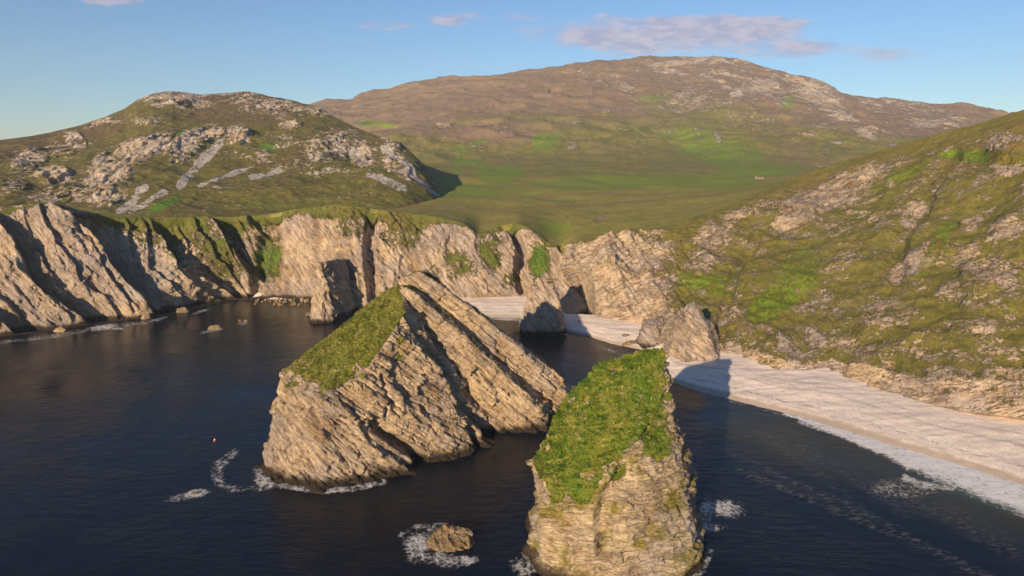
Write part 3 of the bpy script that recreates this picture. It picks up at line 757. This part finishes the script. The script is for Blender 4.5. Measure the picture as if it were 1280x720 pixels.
tag(o, 'largest sea stack, wedge of slanting rock slabs with a sloping grassy cap on its left', 'sea stack')

# nearest stack ------------------------------------------------------------------
nst = [(3, 155, -7), (6, 146, -7), (13, 140, -7), (24, 137, -7), (38, 141, -7), (48, 151, -7), (51, 160, -7), (48, 176, -7), (25, 184, -7), (4, 174, -7),
       (39.5, 172, 48.5), (37, 176, 47), (23, 176, 42.3), (24, 181, 38), (12.5, 168, 34.5), (7, 158, 27.5), (7, 151, 22), (12, 146.5, 17), (22, 148, 27), (30, 152, 32), (37.5, 160, 38),
       (41.5, 166, 31), (45.5, 160, 18), (47.5, 156, 6), (14, 141, 8), (28, 139, 8), (42, 144, 10)]
nst2 = [(2.6, 155, 25), (5, 153, 25.5), (8, 158, 27), (3.0, 157, 23.5), (7, 150, 22), (8, 160, 20), (6, 153, 19)]
nst3 = [(42, 160, -7), (46, 158, -7), (49, 166, -7), (44, 178, -7), (39, 168, 41), (41.5, 166, 34), (43, 172, 30), (38, 172, 44), (46, 164, 20)]
def n_d1(co, nn, nbz):
    o_ = outward(nn); fr = (1 - sstep(.5, .72, nn[:, 2]))
    d = beds(co, math.radians(-8), 5.5, .5, 2.9, .2) * 1.5 + beds(co, math.radians(-5), 2.1, .5, 4.2, .25) * .9 - 1.3
    d = d + 1.8 * fbm(co * np.array([1, 1, .35]), 9, 3, .5, True) - .3 + .55 * blocks(co, math.radians(-7), (2.2, 9, 6), .25, 1.1) + .25 * blocks(co, math.radians(-7), (.9, 4, 3), .25, 2.1) - .5
    px, py = proj(co)
    d = d - 2.6 * pline(px, py, [(785, 592), (762, 620), (755, 650), (757, 690)], 16) * (1 - sstep(.4, .6, nbz[:, 2])) - 2.0 * blob(px, py, 660, 615, 12, 22)
    return o_ * (d * fr)[:, None] + nn * (.9 * fbm(co, 7, 3) * (1 - fr))[:, None]
def n_d2(co, nn, nbz):
    fr = (1 - sstep(.55, .75, nbz[:, 2]))
    d = fr * (beds(co, math.radians(-6), .85, .6, 1.2, .3) * .38 + .12 * blocks(co, math.radians(-7), (.45, 1.4, 1), .3, 3.1) + .15 * fbm(co, 2.2, 3, .6, True) + .06 * fbm(co, .6, 2)) + (1 - fr) * (.8 * fbm(co, 2.1, 3, .6) + .45 * fbm(co, .7, 2))
    return nn * d[:, None]
def n_at(co, nn, nbz):
    px, py = proj(co)
    poly = blobs(px, py, [(752, 520, 82, 78, 0), (712, 590, 42, 48, -10), (800, 480, 46, 50, 0), (700, 540, 36, 46)])
    g_ = sstep(.34, .5, nbz[:, 2] + .16 * fbm(co, 4, 3)) * sstep(.1, .6, poly) * sstep(12, 17, co[:, 2])
    ed = .42 * pline(px, py, [(826, 560), (850, 600), (856, 620)], 22) + .3 * pline(px, py, [(690, 600), (700, 640)], 14)
    g_ = g_ - .7 * sstep(.3, .42, fbm(co + 9, 2.6, 4, .7))
    return dict(rock=1.08 - .86 * np.clip(g_ + ed, 0, 1), green=.38 + .55 * fbm(co, 5, 3), heath=0 * px - .1, scree=0)
o = rock_obj('sea_stack', [nst, nst2, nst3], .27, [n_d1, n_d2], M_near, n_at, 2, (26, 158, 0))
tag(o, 'nearest sea stack, blocky pale rock with a steep bright green grassy top', 'sea stack')

def grass_tufts(parent, count, seed, mat, size=.7):
    me = parent.data; n = len(me.vertices)
    co = np.empty(n * 3, np.float32); me.vertices.foreach_get('co', co); co = co.reshape(-1, 3)
    nn = np.empty(n * 3, np.float32); me.vertex_normals.foreach_get('vector', nn); nn = nn.reshape(-1, 3)
    rk = np.empty(n, np.float32); me.attributes['rock'].data.foreach_get('value', rk)
    r_ = np.random.default_rng(seed)
    idx = np.where((rk < .45) & (nn[:, 2] > .2))[0]
    idx = r_.choice(idx, min(count, len(idx)), replace=False)
    clump = .5 + .5 * fbm(co[idx], 2.2, 3, .6)
    idx = idx[clump > r_.uniform(.2, .75, len(idx))]
    V = []; F = []; H = []
    hv = np.clip(.5 + 1.1 * fbm(co[idx] * np.array([1.6, .8, .8]), 3.2, 4, .65), 0, 1)
    for q_, i in enumerate(idx):
        p = co[i] - nn[i] * .08; b = r_.uniform(.6, 1.5) * size; hue = float(np.clip(hv[q_] + r_.uniform(-.18, .18), 0, 1))
        for k in range(6):
            a = r_.uniform(0, 6.283); w_ = .10 * b
            lean = np.array([math.cos(a) * .45 + .25, math.sin(a) * .45 + .1, 0])
            d_ = nn[i] * .35 + np.array([0, 0, .65]) + lean; d_ = d_ / np.linalg.norm(d_) * b * r_.uniform(.6, 1)
            s_ = np.array([-math.sin(a), math.cos(a), 0]) * w_; o_ = np.array([math.cos(a), math.sin(a), 0]) * .18 * b
            j = len(V); m_ = p + o_ + d_ * .55
            V += [p + o_ - s_, p + o_ + s_, m_ + s_ * .8, m_ - s_ * .8, p + o_ + d_ + np.array([0, 0, -.22 * b])]
            F += [(j, j + 1, j + 2, j + 3), (j + 3, j + 2, j + 4)]; H += [hue] * 5
    m = bpy.data.meshes.new('grass_tufts'); m.from_pydata([tuple(map(float, v)) for v in V], [], F); m.update()
    a_ = m.attributes.new('hue', 'FLOAT', 'POINT'); a_.data.foreach_set('value', np.array(H, np.float32))
    o_ = link('grass_tufts', m, mat, parent); o_['kind'] = 'stuff'
    return o_
def tuft_mat(name, cols_):
    N = NT(name); cr = N.n('ShaderNodeValToRGB'); N.put(cr.inputs[0], N.attr('hue'))
    cr.color_ramp.elements[0].color = (*cols_[0], 1); cr.color_ramp.elements[1].color = (*cols_[-1], 1)
    for i, c_ in enumerate(cols_[1:-1]):
        e_ = cr.color_ramp.elements.new((i + 1) / (len(cols_) - 1)); e_.color = (*c_, 1)
    bs = N.n('ShaderNodeBsdfPrincipled'); N.put(bs.inputs['Base Color'], cr.outputs[0]); bs.inputs['Roughness'].default_value = .8
    bs.inputs['Specular IOR Level'].default_value = .2
    N.t.links.new(bs.outputs[0], N.out.inputs[0]); return N.m
stacks = [o_ for o_ in C.objects if o_.name.startswith('sea_stack')]
grass_tufts(stacks[0], 9000, 3, tuft_mat('olive_turf', [(.07, .09, .012), (.13, .14, .02), (.20, .19, .04), (.30, .26, .10)]), .8)
grass_tufts(stacks[1], 11000, 4, tuft_mat('green_turf', [(.04, .09, .008), (.08, .15, .012), (.15, .19, .02), (.26, .25, .07)]), .75)

# pinnacle -----------------------------------------------------------------------
def gen_d(dip, a=1.0):
    def f_(co, nn, nbz):
        d = beds(co, math.radians(dip), 4.5, .5, 3.1, .2) * 1.5 * a + beds(co, math.radians(dip), 1.6, .5, 1.1, .25) * .6 * a + 1.2 * a * fbm(co, 7, 3, .5, True) + .35 * a * fbm(co, 2, 3, .6) - .9 * a
        return outward(nn) * d[:, None]
    return f_
def gen_at(g=0.0, zc=18):
    def f_(co, nn, nbz):
        return dict(rock=1.05 - g * sstep(zc, zc + 8, co[:, 2]) * sstep(.1, .6, nn[:, 2]), green=.2, heath=.1, scree=0)
    return f_
pin = [(3.5, 362, -6), (9, 355, -6), (27, 354, -6), (32, 366, -6), (22, 384, -6), (5, 378, -6), (6.5, 364, 14), (25, 363, 18), (28, 366, 10), (14.5, 369, 30), (18.5, 369, 33), (22, 371, 30), (16, 376, 30), (11, 367, 25)]
o = rock_obj('sea_stack', [pin], .4, [gen_d(70)], M_cliff, gen_at(.5, 20), 2, (17, 366, 0))
tag(o, 'slender rock pinnacle standing in the cove beside the pale sand, lower half in shadow', 'sea stack')
rr = [(73, 311, -4), (79, 301, -4), (98, 303, -4), (105, 315, -4), (74, 328, -4), (102, 332, -4), (77, 311, 12), (82, 315, 19), (87, 317, 29), (91, 319, 24), (96, 314, 10), (100, 322, 11), (90, 334, 20), (78, 330, 16), (81, 306, 14), (93, 307, 11)]
o = rock_obj('rock_outcrop', [rr], .35, [gen_d(30)], M_cliff, gen_at(.3, 22), 2, (88, 316, 0))
tag(o, 'pale triangular rock rising from the beach just behind the nearest stack', 'rock')
def small_rock(px, py, w, d, h, label, seed, mat=None, name='tidal_rock', group=None, base=0.0):
    c_ = at_z(px, py, base); r_ = np.random.default_rng(seed)
    pts = []
    for a in np.linspace(0, 2 * math.pi, 8, endpoint=False):
        k = r_.uniform(.8, 1.15)
        pts.append((c_[0] + w * k * math.cos(a), c_[1] + d * k * math.sin(a), base - 1.5))
        pts.append((c_[0] + .55 * w * k * math.cos(a), c_[1] + .55 * d * k * math.sin(a), base + h * r_.uniform(.3, .8)))
    pts.append((c_[0] + w * r_.uniform(-.1, .5), c_[1], base + h))
    vx = max(.1, min(w, h * 2) / 14)
    def dd(co, nn, nbz):
        return nn * (.28 * h * fbm(co + seed, max(h, 1.) * .9, 4, .6, True) - .1 * h)[:, None]
    o = rock_obj(name, [pts], vx, [dd], mat or M_dark, lambda co, nn, nbz: dict(rock=1.1), 1, tuple(c_))
    return tag(o, label, 'rock', group)
lump = [(62, 340, -3), (66, 330, -3), (76, 328, -3), (80, 340, -3), (70, 352, -3), (66, 336, 9), (73, 334, 12), (78, 342, 14), (70, 348, 12)]
o = rock_obj('rock_outcrop', [lump], .4, [gen_d(20, .7)], M_cliff, gen_at(.3, 9), 2, (71, 340, 0))
tag(o, 'low brown rounded rock at the foot of the slope between the two pale beaches', 'rock')
small_rock(795, 429, 9.5, 3.6, 1.7, 'flat reddish brown rock shelf at the water edge between the two pale beaches', 41, None, 'rock_shelf', None, 1.1)
small_rock(782, 421, 4.0, 2.5, 1.6, 'small brown rock on the sand just inland of the flat reddish shelf', 42, None, 'boulder', None, 1.6)
but = [(-120, 388, -6), (-116, 381, -6), (-104, 385, -6), (-98, 402, -6), (-96, 432, -6), (-120, 432, -6), (-120, 400, -6), (-113.5, 398, 33), (-111, 400, 34), (-106, 430, 31), (-114, 430, 28), (-117, 393, 14), (-110, 388, 12), (-101, 420, 14)]
o = rock_obj('rock_outcrop', [but], .45, [gen_d(75, 1.3)], M_cliff, gen_at(.2, 30), 2, (-110, 400, 0))
tag(o, 'tall dark rock fin jutting from the cliff foot into the sea behind the largest stack', 'rock')
# islet with surf
isl = []
for a in np.linspace(0, 2 * math.pi, 12, endpoint=False):
    isl.append((-16.8 + 7.8 * math.cos(a), 159 + 5.6 * math.sin(a), -3))
    isl.append((-16.0 + 5.6 * math.cos(a), 160 + 3.6 * math.sin(a), 1.7 + .5 * math.cos(a)))
isl += [(-17.8, 162.5, 3.6), (-17.0, 162.2, 3.3), (-14, 160, 2.8)]
def isl_d(co, nn, nbz):
    d = .7 * fbm(co, 2.6, 4, .6, True) + beds(co, math.radians(35), 1.3, .5, 3.3, .25) * .6 - .5
    return nn * d[:, None]
o = rock_obj('tidal_rock', [isl], .16, [isl_d], M_dark, lambda co, nn, nbz: dict(rock=1.1), 1, (-17, 160, 0))
tag(o, 'low brown tidal rock ringed with white surf left of the nearest stack', 'rock')
small_rock(270, 411, 6.0, 2.2, 2.6, 'jagged long low rock awash in the dark bay left of the largest stack', 11)
small_rock(300, 402, 1.3, 1.0, 1.5, 'left of the two tiny rocks breaking the dark bay surface', 12)
small_rock(307, 402, 1.6, 1.0, 1.2, 'right of the two tiny rocks breaking the dark bay surface', 13)
small_rock(243, 617, 1.8, 1.0, .5, 'dark rock barely awash in a small patch of foam left of the largest stack', 14)
small_rock(386, 394, 2.6, 1.2, 1.8, 'small pale pointed rock in the water beside the dark rock fin', 15)
small_rock(724, 403, 1.3, .8, 1.2, 'small dark boulder alone on the shaded sand beside the pinnacle', 16, None, 'boulder', None, 3.0)
small_rock(75, 414, 5, 3, 3, 'brown boulder with foam at the foot of the western cliffs', 17, None, 'boulder')
small_rock(183, 398, 4, 3, 3.4, 'brown pointed boulder at the foot of the western cliffs', 18, None, 'boulder')
small_rock(228, 390, 6, 3, 3.6, 'long grey boulder at the end of the western cliffs', 19, None, 'boulder')
# rubble on the cove shore: one boulder copied
proto = []
for i in range(3):
    proto.append(small_rock(346 + i * 11, 377 + i, 1.5, 1.2, 1.6, 'brown boulder among the rubble on the shore of the far cove', 30 + i, None, 'boulder', 'boulders on the far cove shore', .3))
r_ = np.random.default_rng(5)
for i in range(46):
    px = r_.uniform(318, 392); py = r_.uniform(372.5, 381) + (px - 350) * .03
    p = at_z(px, py, .5)
    c_ = proto[i % 3].copy(); C.objects.link(c_)
    c_.location = (p[0], p[1], r_.uniform(-.3, .8)); s_ = r_.uniform(.4, 1.3); c_.scale = (s_, s_, s_ * r_.uniform(.6, 1)); c_.rotation_euler = (0, 0, r_.uniform(0, 6))

# pocket of pale sand in the far cove
pc = np.linspace(300, 400, 60); A0 = at_z(pc, 380 + 0 * pc, 0.0); A1 = at_z(pc, 366 + 0 * pc, 0.0)
tt2 = np.linspace(0, 1, 20); Bp = A0[None] * (1 - tt2[:, None, None]) + A1[None] * tt2[:, None, None]
ex = np.minimum(1, np.minimum((pc - 300) / 22, (400 - pc) / 22))
Bp[..., 2] = -1.2 + (5.5 * sstep(.1, 1, tt2)[:, None]) * ex[None, :] + .2 * fbm(Bp, 5, 3)
me = grid_mesh('cove_beach', Bp, dict(t=.4 + 0 * Bp[..., 0]))
tag(link('cove_beach', me, bpy.data.materials['pale_shingle']), kind='structure')

# ------------------------------------------------------------------ cottage in the valley
def simple_mat(name, col, rough=.8, nscale=3.0, var=.12):
    N = NT(name); f_ = N.noise(N.pos(), nscale, 5, .6)
    c2 = tuple(max(0, v * (1 - var * 2)) for v in col)
    bs = N.n('ShaderNodeBsdfPrincipled'); N.put(bs.inputs['Base Color'], N.mix(f_, c2, col)); bs.inputs['Roughness'].default_value = rough
    N.t.links.new(bs.outputs[0], N.out.inputs[0]); return N.m
def land_z(x, y):                # height of the plateau/valley at a world point
    d = (L2[..., 0] - x) ** 2 + (L2[..., 1] - y) ** 2
    d[:i3] = 1e12
    return L2.reshape(-1, 3)[np.argmin(d)][2]
cpt = at_y(950, 213, 930.0)
cz = land_z(cpt[0], cpt[1])
def box(bm, x0, x1, y0, y1, z0, z1):
    v = [bm.verts.new(p) for p in [(x0, y0, z0), (x1, y0, z0), (x1, y1, z0), (x0, y1, z0), (x0, y0, z1), (x1, y0, z1), (x1, y1, z1), (x0, y1, z1)]]
    for f_ in [(0, 1, 5, 4), (1, 2, 6, 5), (2, 3, 7, 6), (3, 0, 4, 7), (4, 5, 6, 7), (3, 2, 1, 0)]: bm.faces.new([v[i] for i in f_])
def mk(name, bm, mat, parent):
    me = bpy.data.meshes.new(name); bm.to_mesh(me); bm.free(); return link(name, me, mat, parent)
root = bpy.data.objects.new('cottage', None); C.objects.link(root); root.location = (cpt[0], cpt[1], cz - .5); root.rotation_euler = (0, 0, .25); root.scale = (.85, .85, .7)
tag(root, 'tiny pale low cottage on the green valley floor under the mountain', 'cottage')
bm = bmesh.new(); box(bm, -6.5, 6.5, -2.5, 2.5, 0, 3.2)
a = [bm.verts.new(p) for p in [(-6.5, -2.5, 3.2), (-6.5, 2.5, 3.2), (-6.5, 0, 5.2), (6.5, -2.5, 3.2), (6.5, 2.5, 3.2), (6.5, 0, 5.2)]]
bm.faces.new(a[:3]); bm.faces.new(a[3:])
mk('wall', bm, simple_mat('whitewash', (.34, .30, .22)), root)
bm = bmesh.new()
v = [bm.verts.new(p) for p in [(-6.9, -2.9, 3.0), (6.9, -2.9, 3.0), (6.9, 0, 5.35), (-6.9, 0, 5.35), (-6.9, 2.9, 3.0), (6.9, 2.9, 3.0)]]
bm.faces.new([v[0], v[1], v[2], v[3]]); bm.faces.new([v[3], v[2], v[5], v[4]])
bmesh.ops.solidify(bm, geom=bm.faces[:], thickness=.12)
rf_ = mk('roof', bm, simple_mat('pale_thatch', (.3, .25, .18)), root)
bm = bmesh.new(); box(bm, -6.3, -5.5, -.4, .4, 4.6, 6.3); mk('chimney', bm, bpy.data.materials['whitewash'], rf_)
dk = simple_mat('dark_paint', (.05, .05, .06))
for x_ in (-3.8, 3.6):
    bm = bmesh.new(); box(bm, x_ - .45, x_ + .45, -2.56, -2.45, 1.2, 2.2); mk('window', bm, dk, root)
bm = bmesh.new(); box(bm, -.5, .5, -2.56, -2.45, 0, 2.1); mk('door', bm, dk, root)

# ------------------------------------------------------------------ marker buoy
bp = at_z(268.5, 551, 0.0)
root = bpy.data.objects.new('marker_buoy', None); C.objects.link(root); root.location = tuple(bp)
tag(root, 'tiny red fishing buoy floating on the dark sea left of the largest stack', 'buoy')
def lathe(prof, seg=20):
    bm = bmesh.new(); rings = []
    for r0, z0 in prof: rings.append([bm.verts.new((r0 * math.cos(2 * math.pi * i / seg), r0 * math.sin(2 * math.pi * i / seg), z0)) for i in range(seg)])
    for A_, B_ in zip(rings[:-1], rings[1:]):
        for i in range(seg): bm.faces.new([A_[i], A_[(i + 1) % seg], B_[(i + 1) % seg], B_[i]])
    bm.faces.new(rings[0][::-1]); bm.faces.new(rings[-1]); return bm
red = simple_mat('buoy_red', (.55, .06, .10), .4); wht = simple_mat('buoy_white', (.8, .75, .75), .4)
mk('float', lathe([(.1, -.4), (.35, -.3), (.5, 0), (.45, .3), (.25, .45)]), red, root)
mk('cap', lathe([(.25, .452), (.22, .6), (.1, .75)]), wht, root)

# ------------------------------------------------------------------ haze
bm = bmesh.new(); box(bm, -4200, 4200, -1600, 4500, -10, 640)
N = NT('haze_air'); pv = N.n('ShaderNodeVolumePrincipled'); pv.inputs['Color'].default_value = (.75, .86, 1, 1); pv.inputs['Density'].default_value = .00006
N.t.links.new(pv.outputs[0], N.out.inputs['Volume'])
hz = mk('haze', bm, N.m, None); tag(hz, kind='stuff')

# ------------------------------------------------------------------ sky and sun
SUN_EL = math.radians(17)
TRAVEL = math.radians(25)        # light travels forward and to the right by this angle from +Y
to_sun = Vector((-math.sin(TRAVEL) * math.cos(SUN_EL), -math.cos(TRAVEL) * math.cos(SUN_EL), math.sin(SUN_EL)))
sd = bpy.data.lights.new('sun', 'SUN'); sd.energy = 5.0; sd.angle = math.radians(.5); sd.color = (1, .78, .52)
so = bpy.data.objects.new('sun', sd); C.objects.link(so)
so.rotation_euler = to_sun.to_track_quat('Z', 'Y').to_euler(); so.location = (0, -50, 300)
w = bpy.data.worlds.new("World"); bpy.context.scene.world = w; w.use_nodes = True
nt = w.node_tree; nt.nodes.clear()
N = NT.__new__(NT); N.t = nt; N.m = None
out = nt.nodes.new('ShaderNodeOutputWorld')
sky = nt.nodes.new('ShaderNodeTexSky'); sky.sky_type = 'NISHITA'; sky.sun_disc = False
sky.sun_elevation = SUN_EL; sky.sun_rotation = math.atan2(to_sun.x, to_sun.y)
sky.air_density = 1.0; sky.dust_density = 0.0; sky.ozone_density = 5.5; sky.altitude = 100
tc = nt.nodes.new('ShaderNodeTexCoord'); sep = nt.nodes.new('ShaderNodeSeparateXYZ'); nt.links.new(tc.outputs['Generated'], sep.inputs[0])
ysafe = N.math('MAXIMUM', sep.outputs[1], .05)
ca = N.math('DIVIDE', sep.outputs[0], ysafe); cb = N.math('DIVIDE', sep.outputs[2], ysafe)
cc = nt.nodes.new('ShaderNodeCombineXYZ'); nt.links.new(ca, cc.inputs[0]); nt.links.new(N.math('MULTIPLY', cb, 3.2), cc.inputs[1])
cn = N.noise(cc.outputs[0], 9, 7, .62, .4)
cn2 = N.noise(cc.outputs[0], 30, 5, .6, .2)
msk = None
for (a0, b0, ra, rb, st) in [(.21, .153, .17, .025, 1.1), (.31, .168, .10, .013, 1.0), (.36, .135, .12, .012, .9), (.14, .170, .08, .012, .75), (-.545, .205, .05, .014, .9), (-.175, .166, .04, .007, .75), (-.09, .172, .03, .008, .75), (-.02, .178, .07, .007, .7), (.50, .128, .09, .010, .6)]:
    dx = N.math('DIVIDE', N.math('SUBTRACT', ca, a0), ra); dy = N.math('DIVIDE', N.math('SUBTRACT', cb, b0), rb)
    r2 = N.math('ADD', N.math('MULTIPLY', dx, dx), N.math('MULTIPLY', dy, dy))
    e = N.math('MULTIPLY', N.math('SUBTRACT', 1, N.ss(r2, .1, 2.2)), st)
    msk = e if msk is None else N.math('MAXIMUM', msk, e)
cf = N.math('ADD', N.math('MULTIPLY', msk, .75), N.math('MULTIPLY', N.math('SUBTRACT', cn, .5), 1.7))
cf = N.math('ADD', cf, N.math('MULTIPLY', N.math('SUBTRACT', cn2, .5), .5))
cf = N.math('MULTIPLY', N.ss(cf, .22, .85), N.ss(msk, .02, .3))
ccol = N.mix(N.ss(cn2, .35, .65), (3.4, 3.2, 4.4), (5.4, 4.6, 5.2))
mx = N.mix(N.math('MULTIPLY', cf, .8), sky.outputs[0], ccol)
bg = nt.nodes.new('ShaderNodeBackground'); nt.links.new(mx, bg.inputs[0]); bg.inputs[1].default_value = .072
nt.links.new(bg.outputs[0], out.inputs[0])

sc = bpy.context.scene
sc.view_settings.view_transform = 'Standard'; sc.view_settings.look = 'None'; sc.view_settings.gamma = 1; sc.view_settings.exposure = .72
sc.render.engine = 'CYCLES'
sc.cycles.volume_bounces = 0
